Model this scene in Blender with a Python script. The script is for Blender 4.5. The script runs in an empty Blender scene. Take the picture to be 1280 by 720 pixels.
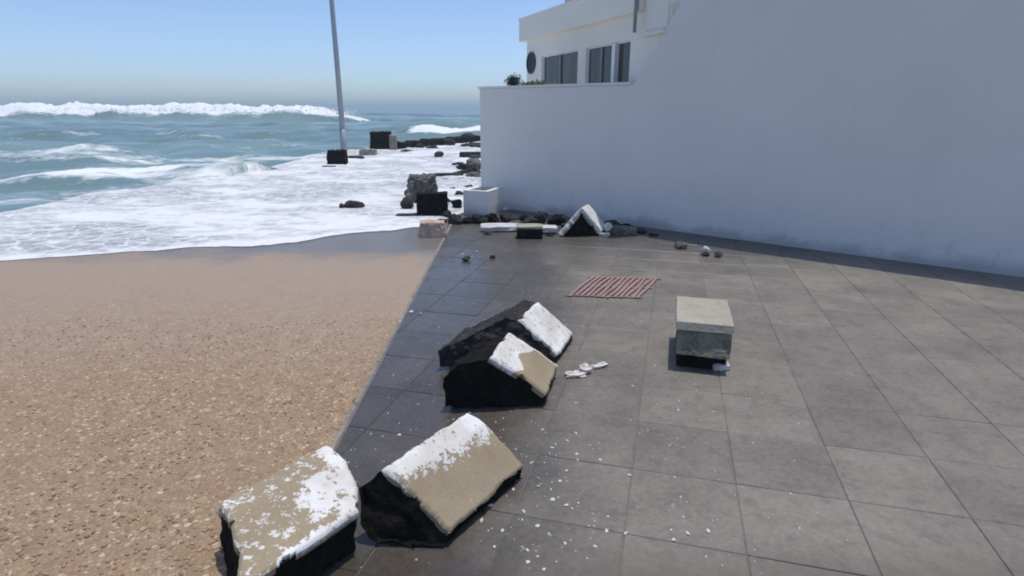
import bpy, bmesh, math, random
import numpy as np
from mathutils import Vector, Matrix, noise

# ------------------------------------------------------------------ camera, sky, sun, exposure
scene = bpy.context.scene
C = scene.collection
CAM_H, FOC, PITCH = 1.65, 735.0, math.radians(16.87)
cam_data = bpy.data.cameras.new("camera")
cam = bpy.data.objects.new("camera", cam_data)
C.objects.link(cam)
cam.location = (0, 0, CAM_H)
cam.rotation_euler = (math.pi / 2 - PITCH, 0, 0)
cam_data.sensor_width = 36.0
cam_data.lens = 36.0 * FOC / 1280.0
cam_data.clip_start = 0.05
cam_data.clip_end = 20000
scene.camera = cam

SUN_EL, SUN_AZ = math.radians(79), math.radians(46)      # azimuth clockwise from +Y
world = bpy.data.worlds.new("World")
scene.world = world
world.use_nodes = True
wn = world.node_tree
sky = wn.nodes.new("ShaderNodeTexSky")
sky.sky_type = 'NISHITA'
sky.sun_disc = False
sky.sun_elevation = SUN_EL
sky.sun_rotation = SUN_AZ
sky.altitude = 500
sky.air_density = 0.7
sky.dust_density = 1.6
sky.ozone_density = 4.4
wn.links.new(sky.outputs[0], wn.nodes["Background"].inputs[0])
wn.nodes["Background"].inputs[1].default_value = 0.14

sun_data = bpy.data.lights.new("sun", 'SUN')
sun_data.energy = 2.25
sun_data.angle = math.radians(0.5)
sun_data.color = (1.0, 0.96, 0.90)
sun = bpy.data.objects.new("sun", sun_data)
C.objects.link(sun)
sd = Vector((math.sin(SUN_AZ) * math.cos(SUN_EL), math.cos(SUN_AZ) * math.cos(SUN_EL), math.sin(SUN_EL)))
sun.rotation_euler = sd.to_track_quat('Z', 'Y').to_euler()
sun.location = (0, 0, 30)
scene.view_settings.view_transform = 'Standard'
scene.view_settings.look = 'None'
scene.view_settings.exposure = 0.36
scene.view_settings.gamma = 1.0
scene.cycles.filter_width = 1.9

# ------------------------------------------------------------------ helpers
CP, SP = math.cos(PITCH), math.sin(PITCH)


def ray(px, py):
    u = (px - 640) / FOC
    v = (360 - py) / FOC
    return Vector((u, CP + v * SP, -SP + v * CP))


def G(px, py, z=0.0):
    """ground point seen in the photograph at pixel px, py"""
    d = ray(px, py)
    t = (z - CAM_H) / d.z
    return Vector((d.x * t, d.y * t, z))


def tag(o, label=None, cat=None, group=None, kind=None):
    if label: o['label'] = label
    if cat: o['category'] = cat
    if group: o['group'] = group
    if kind: o['kind'] = kind
    return o


def empty(name, loc=(0, 0, 0), rz=0.0):
    o = bpy.data.objects.new(name, None)
    o.empty_display_size = 0.1
    o.location = loc
    o.rotation_euler = (0, 0, rz)
    C.objects.link(o)
    return o


def root_off(parent):
    off = Vector((0, 0, 0))
    p = parent
    while p is not None:
        off += p.location
        p = p.parent
    return off


def build(name, bm, mat, parent=None, smooth=False, base=None):
    """link bm (world coordinates) as one mesh object; base = origin of a top-level mesh"""
    off = root_off(parent) if parent else Vector(base or (0, 0, 0))
    if off.length > 0:
        bmesh.ops.translate(bm, verts=bm.verts, vec=-off)
    bmesh.ops.recalc_face_normals(bm, faces=bm.faces)
    me = bpy.data.meshes.new(name)
    bm.to_mesh(me)
    bm.free()
    if smooth:
        for p in me.polygons: p.use_smooth = True
    if mat:
        me.materials.append(mat)
    o = bpy.data.objects.new(name, me)
    C.objects.link(o)
    if parent: o.parent = parent
    elif base: o.location = base
    return o


def add_box(bm, o, ex, ey, ez):
    """box from corner o along three edge vectors"""
    o, ex, ey, ez = Vector(o), Vector(ex), Vector(ey), Vector(ez)
    v = [bm.verts.new(o + ex * a + ey * b + ez * c) for c in (0, 1) for b in (0, 1) for a in (0, 1)]
    for f in ((0, 1, 3, 2), (4, 6, 7, 5), (0, 4, 5, 1), (2, 3, 7, 6), (0, 2, 6, 4), (1, 5, 7, 3)):
        bm.faces.new([v[i] for i in f])
    return v


def add_tube(bm, pts, radii, n=12, cap=True):
    rings = []
    for i, p in enumerate(pts):
        p = Vector(p)
        a = Vector(pts[max(0, i - 1)]); b = Vector(pts[min(len(pts) - 1, i + 1)])
        t = (b - a).normalized()
        q = t.to_track_quat('Z', 'Y')
        r = radii[i] if hasattr(radii, '__len__') else radii
        rings.append([bm.verts.new(p + q @ Vector((r * math.cos(2 * math.pi * k / n), r * math.sin(2 * math.pi * k / n), 0))) for k in range(n)])
    for i in range(len(rings) - 1):
        for k in range(n):
            bm.faces.new((rings[i][k], rings[i][(k + 1) % n], rings[i + 1][(k + 1) % n], rings[i + 1][k]))
    if cap:
        bm.faces.new(rings[0][::-1]); bm.faces.new(rings[-1])


def fbm(p, scale, octs=3, seed=0.0):
    s, a, tot = 0.0, 1.0, 0.0
    q = Vector(p) * scale + Vector((seed * 7.13, seed * 3.71, seed * 5.17))
    for _ in range(octs):
        s += a * noise.noise(q); tot += a
        q = q * 2.03; a *= 0.5
    return s / tot


# ------------------------------------------------------------------ materials
class NT:
    def __init__(self, name):
        self.m = bpy.data.materials.new(name)
        self.m.use_nodes = True
        self.t = self.m.node_tree
        self.n = self.t.nodes
        self.b = self.n["Principled BSDF"]

    def new(self, typ, **kw):
        nd = self.n.new(typ)
        for k, v in kw.items(): setattr(nd, k, v)
        return nd

    def link(self, a, b): self.t.links.new(a, b)

    def val(self, sock, v):
        if hasattr(v, 'is_output') or isinstance(v, bpy.types.NodeSocket): self.link(v, sock)
        else: sock.default_value = v

    def noise(self, scale, detail=4, rough=0.55, vec=None, dist=0.0):
        nd = self.new("ShaderNodeTexNoise")
        nd.inputs["Scale"].default_value = scale
        nd.inputs["Detail"].default_value = detail
        nd.inputs["Roughness"].default_value = rough
        nd.inputs["Distortion"].default_value = dist
        if vec is not None: self.link(vec, nd.inputs["Vector"])
        return nd.outputs["Fac"]

    def pos(self): return self.new("ShaderNodeNewGeometry").outputs["Position"]

    def objc(self): return self.new("ShaderNodeTexCoord").outputs["Object"]

    def scalev(self, vec, s):
        nd = self.new("ShaderNodeVectorMath", operation='MULTIPLY')
        self.link(vec, nd.inputs[0]); nd.inputs[1].default_value = s
        return nd.outputs[0]

    def ramp(self, fac, stops):
        nd = self.new("ShaderNodeValToRGB")
        el = nd.color_ramp.elements
        while len(el) < len(stops): el.new(0.5)
        for e, (p, c) in zip(el, stops):
            e.position = p
            e.color = (c, c, c, 1) if isinstance(c, (int, float)) else (*c, 1)
        self.link(fac, nd.inputs[0])
        return nd.outputs[0]

    def math(self, op, a, b=0.0, clamp=False):
        nd = self.new("ShaderNodeMath", operation=op, use_clamp=clamp)
        self.val(nd.inputs[0], a); self.val(nd.inputs[1], b)
        return nd.outputs[0]

    def mix(self, fac, a, b, mode='MIX'):
        nd = self.new("ShaderNodeMix", data_type='RGBA', blend_type=mode)
        self.val(nd.inputs[0], fac)
        for i, c in ((6, a), (7, b)):
            if isinstance(c, (tuple, list)): nd.inputs[i].default_value = (*c, 1) if len(c) == 3 else c
            else: self.link(c, nd.inputs[i])
        return nd.outputs[2]

    def bump(self, h, strength, dist=0.01, normal=None):
        nd = self.new("ShaderNodeBump")
        nd.inputs["Strength"].default_value = strength
        nd.inputs["Distance"].default_value = dist
        self.link(h, nd.inputs["Height"])
        if normal is not None: self.link(normal, nd.inputs["Normal"])
        return nd.outputs[0]

    def attr(self, name):
        nd = self.new("ShaderNodeAttribute"); nd.attribute_name = name
        return nd.outputs["Fac"]

    def objrand(self): return self.new("ShaderNodeObjectInfo").outputs["Random"]

    def island(self): return self.new("ShaderNodeNewGeometry").outputs["Random Per Island"]

    def finish(self, col, rough, normal=None, spec=0.5):
        self.val(self.b.inputs["Base Color"], (*col, 1) if isinstance(col, tuple) else col)
        self.val(self.b.inputs["Roughness"], rough)
        self.b.inputs["Specular IOR Level"].default_value = spec
        if normal is not None: self.link(normal, self.b.inputs["Normal"])
        return self.m


def m_simple(name, c1, c2, scale=6, rough=0.85, bump=0.4, bdist=0.01, world_space=False, fine=40, spec=0.4):
    t = NT(name)
    v = t.pos() if world_space else t.objc()
    n1 = t.noise(scale, 5, 0.6, v)
    n2 = t.noise(fine, 4, 0.6, v)
    f = t.ramp(t.math('ADD', t.math('MULTIPLY', n1, 0.65), t.math('MULTIPLY', n2, 0.35)), [(0.38, 0.0), (0.62, 1.0)])
    col = t.mix(f, c1, c2)
    return t.finish(col, rough, t.bump(t.math('ADD', n1, n2), bump, bdist), spec)


# wet masks shared by the two pavings (damp stains left by the waves, fixed in world space)
def wet_mask(t, pos):
    sep = t.new("ShaderNodeSeparateXYZ"); t.link(pos, sep.inputs[0])
    x, y = sep.outputs[0], sep.outputs[1]
    n = t.noise(0.9, 5, 0.6, pos)
    # damp band running along the terracotta edge, slanting away to the right
    u = t.math('SUBTRACT', x, t.math('MULTIPLY', y, 0.10))
    band = t.ramp(t.math('ADD', t.math('MULTIPLY', u, 0.5), t.math('ADD', t.math('MULTIPLY', t.math('SUBTRACT', n, 0.5), 0.55), 0.62)), [(0.42, 1.0), (0.70, 0.0)])
    # wet fringe by the foam
    fr = t.ramp(t.math('ADD', t.math('MULTIPLY', y, 0.1), t.math('MULTIPLY', t.math('SUBTRACT', n, 0.5), 0.25)), [(0.60, 0.0), (0.76, 1.0)])
    return band, fr, n


def m_tiles():
    t = NT("grey_flagstone")
    pos = t.pos()
    band, fr, n = wet_mask(t, pos)
    wet = t.math('MAXIMUM', band, fr)
    n1 = t.noise(2.2, 6, 0.65, pos)
    n2 = t.noise(38, 5, 0.7, pos)
    n3 = t.noise(11, 4, 0.6, pos)
    base = t.mix(t.ramp(n1, [(0.32, 0.0), (0.68, 1.0)]), (0.108, 0.095, 0.077), (0.190, 0.168, 0.140))
    base = t.mix(t.ramp(n2, [(0.35, 0.0), (0.7, 1.0)]), base, t.mix(0.5, base, (0.28, 0.25, 0.21)))
    base = t.mix(t.ramp(n3, [(0.50, 0.0), (0.72, 0.55)]), base, (0.095, 0.085, 0.072))
    rnd = t.objrand()
    base = t.mix(1.0, base, t.ramp(rnd, [(0.0, 0.88), (1.0, 1.10)]), 'MULTIPLY')
    # brown silt lying at the camera end, faint red dust round the grating
    sep = t.new("ShaderNodeSeparateXYZ"); t.link(pos, sep.inputs[0])
    silt = t.ramp(t.math('ADD', sep.outputs[1], t.math('MULTIPLY', n, 0.9)), [(0.0, 0.0), (1.0, 0.0)])
    mr = t.new("ShaderNodeMapRange"); t.link(t.math('ADD', sep.outputs[1], t.math('MULTIPLY', n3, 0.6)), mr.inputs[0])
    mr.inputs[1].default_value = 2.25; mr.inputs[2].default_value = 2.05; mr.inputs[3].default_value = 0; mr.inputs[4].default_value = 0.75
    base = t.mix(mr.outputs[0], base, (0.12, 0.098, 0.078))
    damp = t.mix(1.0, base, (0.46, 0.45, 0.46), 'MULTIPLY')
    col = t.mix(wet, base, damp)
    rough = t.mix(wet, t.ramp(n1, [(0.3, 0.42), (0.7, 0.70)]), t.mix(fr, t.ramp(n3, [(0.35, 0.08), (0.7, 0.30)]), (0.40,) * 3))
    nm = t.bump(t.math('ADD', n2, t.math('MULTIPLY', n3, 0.8)), 0.30, 0.006)
    return t.finish(col, rough, nm, 0.5)


def m_terracotta(pebble=False):
    t = NT("loose_pebble" if pebble else "tan_aggregate")
    pos = t.pos()
    n1 = t.noise(1.6, 5, 0.6, pos)
    n2 = t.noise(9, 4, 0.65, pos)
    n3 = t.noise(120, 3, 0.6, pos)
    if pebble:
        rnd = t.island(); edge = t.ramp(rnd, [(0.0, 1.0), (1.0, 1.0)])
    else:
        vo = t.new("ShaderNodeTexVoronoi"); vo.inputs["Scale"].default_value = 46; t.link(pos, vo.inputs["Vector"])
        sp = t.new("ShaderNodeSeparateColor"); t.link(vo.outputs["Color"], sp.inputs[0]); rnd = sp.outputs[0]
        ve = t.new("ShaderNodeTexVoronoi", feature='DISTANCE_TO_EDGE'); ve.inputs["Scale"].default_value = 46; t.link(pos, ve.inputs["Vector"])
        edge = t.ramp(ve.outputs["Distance"], [(0.02, 0.0), (0.22, 1.0)])
    nd = t.new("ShaderNodeValToRGB"); nd.color_ramp.interpolation = 'LINEAR'
    el = nd.color_ramp.elements
    stops = [(0.0, (0.26, 0.16, 0.09)), (0.25, (0.35, 0.212, 0.120)), (0.5, (0.40, 0.265, 0.155)), (0.75, (0.34, 0.245, 0.16)), (1.0, (0.56, 0.44, 0.30))]
    while len(el) < len(stops): el.new(0.5)
    for e, (p_, c) in zip(el, stops): e.position = p_; e.color = (*c, 1)
    t.link(rnd, nd.inputs[0])
    base = t.mix(edge, (0.27, 0.19, 0.12), nd.outputs[0])
    base = t.mix(t.ramp(n2, [(0.35, 0.35), (0.5, 0.0)]), base, (0.24, 0.155, 0.095))
    base = t.mix(t.ramp(n2, [(0.55, 0.0), (0.72, 0.4)]), base, (0.46, 0.34, 0.22))
    sep = t.new("ShaderNodeSeparateXYZ"); t.link(pos, sep.inputs[0])
    mr = t.new("ShaderNodeMapRange"); t.link(t.math('ADD', sep.outputs[1], t.math('MULTIPLY', t.math('SUBTRACT', n1, 0.5), 2.0)), mr.inputs[0])
    mr.inputs[1].default_value = 3.2; mr.inputs[2].default_value = 5.6
    base = t.mix(t.math('MULTIPLY', mr.outputs[0], 0.75), base, (0.345, 0.275, 0.22))
    mr2 = t.new("ShaderNodeMapRange"); t.link(t.math('ADD', sep.outputs[1], t.math('MULTIPLY', t.math('SUBTRACT', n1, 0.5), 1.6)), mr2.inputs[0])
    mr2.inputs[1].default_value = 6.4; mr2.inputs[2].default_value = 7.2
    base = t.mix(mr2.outputs[0], base, (0.18, 0.165, 0.15))
    rough = t.mix(mr2.outputs[0], (0.8,) * 3, (0.22,) * 3)
    nm = t.bump(t.math('ADD', edge, t.math('MULTIPLY', n3, 0.6)), 0.45, 0.006)
    return t.finish(base, rough, nm, 0.4)


def m_wall(name, c, stain=True, base_z=0.0):
    t = NT(name)
    pos = t.pos()
    n1 = t.noise(0.8, 5, 0.6, pos)
    n2 = t.noise(45, 4, 0.6, pos)
    st = t.noise(2.5, 4, 0.6, t.scalev(pos, (1, 1, 0.12)))
    col = t.mix(t.ramp(n1, [(0.3, 0.0), (0.7, 1.0)]), tuple(x * 0.94 for x in c), c)
    col = t.mix(t.ramp(st, [(0.55, 0.0), (0.75, 0.12)]), col, tuple(x * 0.72 for x in c))
    if stain:
        sep = t.new("ShaderNodeSeparateXYZ"); t.link(pos, sep.inputs[0])
        h = t.math('ADD', sep.outputs[2], t.math('MULTIPLY', t.math('SUBTRACT', t.noise(1.7, 5, 0.65, pos), 0.5), 0.5))
        col = t.mix(t.ramp(h, [(0.03, 0.55), (0.16, 0.0)]), col, (0.30, 0.30, 0.31))
        n4 = t.noise(7, 5, 0.7, pos)
        lowspl = t.math('MULTIPLY', t.ramp(n4, [(0.56, 0.0), (0.66, 0.22)]), t.ramp(sep.outputs[2], [(0.15, 1.0), (0.75, 0.0)]))
        col = t.mix(lowspl, col, (0.36, 0.36, 0.36))
    dn = t.new("ShaderNodeTexNoise"); dn.inputs["Scale"].default_value = 2.2; dn.inputs["Detail"].default_value = 5; t.link(pos, dn.inputs["Vector"])
    va = t.new("ShaderNodeVectorMath", operation='MULTIPLY_ADD'); t.link(dn.outputs["Color"], va.inputs[0]); va.inputs[1].default_value = (0.5, 0.5, 0.5); t.link(pos, va.inputs[2])
    vo = t.new("ShaderNodeTexVoronoi", feature='DISTANCE_TO_EDGE'); vo.inputs["Scale"].default_value = 0.45; t.link(va.outputs[0], vo.inputs["Vector"])
    crack = t.math('MULTIPLY', t.ramp(vo.outputs["Distance"], [(0.0, 0.10), (0.006, 0.0)]), t.ramp(t.noise(0.7, 2, 0.5, pos), [(0.5, 0.0), (0.6, 1.0)]))
    col = t.mix(crack, col, (0.34, 0.33, 0.31))
    pat = t.ramp(t.noise(0.55, 2, 0.4, t.scalev(pos, (1, 1, 1.6))), [(0.50, 0.0), (0.53, 0.05)])
    col = t.mix(pat, col, (0.55, 0.53, 0.50))
    n5 = t.noise(9, 3, 0.5, pos)
    return t.finish(col, 0.85, t.bump(t.math('ADD', t.math('MULTIPLY', n2, 0.5), t.math('ADD', n1, n5)), 0.35, 0.012), 0.3)


def m_plaster():
    """lime-washed plaster over tan render; vertex attribute 'paint' says how much whitewash is left"""
    t = NT("flaking_plaster")
    v = t.objc()
    p = t.attr("paint")
    n1 = t.noise(26, 6, 0.75, v)
    n2 = t.noise(80, 4, 0.65, v)
    n3 = t.noise(5, 4, 0.6, v)
    k = t.math('ADD', p, t.math('MULTIPLY', t.math('SUBTRACT', t.math('ADD', t.math('MULTIPLY', n1, 0.75), t.math('MULTIPLY', n2, 0.25)), 0.5), 3.4))
    m = t.ramp(k, [(0.46, 0.0), (0.53, 1.0)])
    tan = t.mix(t.ramp(n3, [(0.3, 0.0), (0.7, 1.0)]), (0.295, 0.232, 0.148), (0.365, 0.295, 0.195))
    tan = t.mix(t.ramp(n2, [(0.35, 0.55), (0.5, 0.0)]), tan, (0.27, 0.22, 0.15))
    white = t.mix(t.ramp(n3, [(0.35, 0.0), (0.65, 1.0)]), (0.60, 0.57, 0.51), (0.78, 0.77, 0.74))
    white = t.mix(t.ramp(n1, [(0.38, 0.9), (0.43, 0.0)]), white, (0.22, 0.19, 0.15))
    col = t.mix(m, tan, white)
    h = t.math('ADD', t.math('MULTIPLY', m, 0.5), t.math('MULTIPLY', n2, 0.8))
    return t.finish(col, 0.85, t.bump(h, 0.5, 0.006), 0.3)


def m_sea():
    t = NT("sea_water")
    pos = t.pos()
    foam = t.attr("foam")
    teal = t.attr("teal")
    n1 = t.noise(0.55, 6, 0.62, t.scalev(pos, (0.35, 1.0, 1.0)))
    n2 = t.noise(3.0, 6, 0.7, t.scalev(pos, (0.45, 1.0, 1.0)))
    n3 = t.noise(0.06, 4, 0.6, t.scalev(pos, (0.25, 1.0, 1.0)))
    col = t.mix(t.ramp(n3, [(0.35, 0.0), (0.65, 1.0)]), (0.075, 0.125, 0.13), (0.105, 0.165, 0.165))
    col = t.mix(teal, col, (0.24, 0.36, 0.33))
    k = t.math('ADD', foam, t.math('MULTIPLY', t.math('SUBTRACT', t.math('ADD', t.math('MULTIPLY', n1, 0.6), t.math('MULTIPLY', n2, 0.4)), 0.5), 1.5))
    fm = t.ramp(k, [(0.42, 0.0), (0.62, 1.0)])
    col = t.mix(fm, col, (0.78, 0.80, 0.81))
    rough = t.mix(fm, (0.22,) * 3, (0.9,) * 3)
    return t.finish(col, rough, t.bump(t.math('ADD', n1, t.math('MULTIPLY', n2, 0.3)), 0.35, 0.25), 0.5)


def m_wash():
    t = NT("foam_wash_water")
    pos = t.pos()
    thick = t.attr("thick")
    n1 = t.noise(1.1, 7, 0.62, t.scalev(pos, (0.55, 1.0, 1.0)), 0.6)
    n2 = t.noise(6.0, 6, 0.7, t.scalev(pos, (0.6, 1.0, 1.0)), 0.4)
    n3 = t.noise(40, 4, 0.7, pos)
    k = t.math('ADD', t.math('ADD', t.math('MULTIPLY', t.math('SUBTRACT', n1, 0.2), 1.0), t.math('MULTIPLY', t.math('SUBTRACT', n2, 0.5), 0.7)), t.math('MULTIPLY', t.math('SUBTRACT', thick, 0.5), 0.35))
    fm = t.ramp(k, [(0.16, 0.0), (0.42, 1.0)])
    dn = t.new("ShaderNodeTexNoise"); dn.inputs["Scale"].default_value = 3.0; dn.inputs["Detail"].default_value = 4; t.link(pos, dn.inputs["Vector"])
    va = t.new("ShaderNodeVectorMath", operation='MULTIPLY_ADD'); t.link(dn.outputs["Color"], va.inputs[0]); va.inputs[1].default_value = (0.35, 0.35, 0); t.link(pos, va.inputs[2])
    vo = t.new("ShaderNodeTexVoronoi", feature='DISTANCE_TO_EDGE'); vo.inputs["Scale"].default_value = 4.2; t.link(va.outputs[0], vo.inputs["Vector"])
    vo2 = t.new("ShaderNodeTexVoronoi", feature='DISTANCE_TO_EDGE'); vo2.inputs["Scale"].default_value = 13.0; t.link(va.outputs[0], vo2.inputs["Vector"])
    lace = t.math('MAXIMUM', t.ramp(vo.outputs["Distance"], [(0.03, 1.0), (0.14, 0.0)]), t.math('MULTIPLY', t.ramp(vo2.outputs["Distance"], [(0.03, 0.8), (0.12, 0.0)]), 0.7))
    fm = t.math('MAXIMUM', fm, t.math('MULTIPLY', lace, t.ramp(n2, [(0.35, 0.35), (0.6, 1.0)])))
    fm = t.math('MULTIPLY', fm, t.ramp(n3, [(0.25, 0.82), (0.5, 1.0)]))
    water = (0.34, 0.345, 0.345)
    col = t.mix(fm, water, t.mix(t.ramp(n3, [(0.3, 0.0), (0.7, 1.0)]), (0.66, 0.675, 0.70), (0.80, 0.81, 0.82)))
    rough = t.mix(fm, (0.28,) * 3, (0.9,) * 3)
    return t.finish(col, rough, t.bump(t.math('ADD', n2, t.math('MULTIPLY', n1, 1.0)), 0.5, 0.04), 0.4)


M = {}
M['tile'] = m_tiles()
M['terracotta'] = m_terracotta()
M['pebble'] = m_terracotta(True)
M['bedding'] = m_simple("bedding_mortar", (0.085, 0.08, 0.072), (0.16, 0.15, 0.135), 9, 0.9, 0.4, world_space=True)
M['edging'] = m_simple('worn_edging', (0.17, 0.15, 0.13), (0.30, 0.27, 0.24), 9, 0.85, 0.4, world_space=True)
M['dirty_concrete'] = m_simple('dirty_grey_concrete', (0.10, 0.092, 0.070), (0.27, 0.245, 0.19), 7, 0.9, 0.9, 0.014)
M['promenade'] = m_simple('worn_promenade_paving', (0.15, 0.14, 0.125), (0.24, 0.225, 0.20), 3, 0.9, 0.4, world_space=True)
M['sandbed'] = m_simple('joint_sand', (0.18, 0.125, 0.08), (0.27, 0.20, 0.13), 9, 0.95, 0.5, world_space=True)
M['wall'] = m_wall("white_render", (0.84, 0.805, 0.765))
M['house'] = m_wall("pale_house_render", (0.85, 0.81, 0.72), stain=False)
M['sand'] = m_simple("sandy_render", (0.50, 0.42, 0.33), (0.60, 0.52, 0.42), 3, 0.9, 0.2)
M['white'] = m_simple("white_paint", (0.76, 0.76, 0.75), (0.82, 0.82, 0.81), 4, 0.6, 0.1)
M['plaster'] = m_plaster()
M['rubble'] = m_simple("dark_volcanic_rubble", (0.003, 0.0027, 0.0025), (0.017, 0.0155, 0.014), 14, 0.95, 1.0, 0.02, spec=0.15)
M['rock'] = m_simple("dark_wet_rock", (0.012, 0.011, 0.011), (0.050, 0.046, 0.043), 9, 0.7, 1.0, 0.02, spec=0.3)
M['greyrock'] = m_simple("grey_boulder", (0.05, 0.047, 0.044), (0.22, 0.21, 0.195), 7, 0.85, 1.0, 0.02)
M['pinkrock'] = m_simple("pinkish_sandstone", (0.36, 0.24, 0.18), (0.62, 0.47, 0.39), 6, 0.8, 0.6, 0.015)
M['concrete'] = m_simple("tan_concrete", (0.30, 0.275, 0.215), (0.40, 0.37, 0.295), 6, 0.9, 0.5, 0.008)
M['grey_concrete'] = m_simple("rough_grey_concrete", (0.17, 0.145, 0.11), (0.36, 0.315, 0.25), 8, 0.9, 0.8, 0.012)
M['whiteslab'] = m_simple("pale_slab", (0.42, 0.41, 0.40), (0.66, 0.65, 0.63), 7, 0.85, 0.5, 0.01)
M['chip'] = m_simple("white_chip", (0.46, 0.43, 0.39), (0.74, 0.72, 0.68), 12, 0.85, 0.3)
M['pinkchip'] = m_simple("pinkish_plaster", (0.52, 0.42, 0.38), (0.74, 0.66, 0.62), 9, 0.85, 0.3)
M['redbar'] = m_simple("faded_red_plastic", (0.26, 0.150, 0.138), (0.35, 0.230, 0.210), 8, 0.65, 0.2)
M['redframe'] = m_simple("dark_red_plastic", (0.13, 0.085, 0.078), (0.19, 0.135, 0.125), 8, 0.7, 0.2)
M['pole'] = m_simple("grey_pole_paint", (0.30, 0.33, 0.37), (0.36, 0.39, 0.43), 2, 0.5, 0.1)
M['metal'] = m_simple("dull_metal", (0.22, 0.22, 0.23), (0.30, 0.30, 0.31), 5, 0.45, 0.1)
M['soil'] = m_simple("dark_soil", (0.03, 0.025, 0.02), (0.07, 0.055, 0.04), 12, 0.95, 0.8)
M['leaf'] = m_simple("dark_leaf", (0.020, 0.040, 0.018), (0.060, 0.095, 0.040), 6, 0.6, 0.1)
M['paleleaf'] = m_simple("pale_leaf", (0.09, 0.13, 0.06), (0.19, 0.23, 0.12), 6, 0.6, 0.1)
M['stem'] = m_simple("stem_bark", (0.06, 0.045, 0.03), (0.10, 0.08, 0.05), 6, 0.9, 0.3)
M['foamlump'] = m_simple("white_spray", (0.80, 0.82, 0.83), (0.86, 0.87, 0.88), 3, 0.95, 0.3)
M['sea'] = m_sea()
M['wash'] = m_wash()


def m_glass():
    t = NT("dark_window_glass")
    n = t.noise(1.3, 3, 0.5, t.scalev(t.objc(), (2.5, 2.5, 0.25)))
    col = t.mix(t.ramp(n, [(0.35, 0.0), (0.65, 1.0)]), (0.03, 0.03, 0.04), (0.065, 0.065, 0.07))
    return t.finish(col, 0.08, None, 0.5)


M['glass'] = m_glass()

# ------------------------------------------------------------------ the sea
PROM = [(-9, -70), (-8.5, 12), (-6.6, 17), (-7.6, 23.5), (-6.4, 26.5), (-1.9, 34), (8, 44), (60, 44), (60, -70)]
RIDGES = [  # crest distance, height, near width, far width, slope along x, foam, teal, x range
    (150, 0.9, 7, 12, 0.02, 0.10, 0.2, None),
    (112, 0.7, 8, 9, -0.03, 0.20, 1.0, None),
    (70, 0.55, 5, 8, 0.05, 0.12, 0.8, None),
    (52, 0.50, 4, 6, -0.04, 0.25, 0.6, None),
    (45, 0.55, 8, 4, 0.02, 1.15, 0.3, (-8.5, 20)),
    (36, 0.35, 4, 4, -0.06, 0.38, 0.4, (-40, 2)),
    (29, 0.30, 3, 3, 0.08, 0.35, 0.7, (-40, -6)),
    (23, 0.26, 2.6, 2.6, 0.10, 0.5, 0.6, (-40, -5)),
    (17, 0.22, 2.4, 2.4, 0.05, 0.6, 0.3, (-40, -4)),
]


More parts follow.
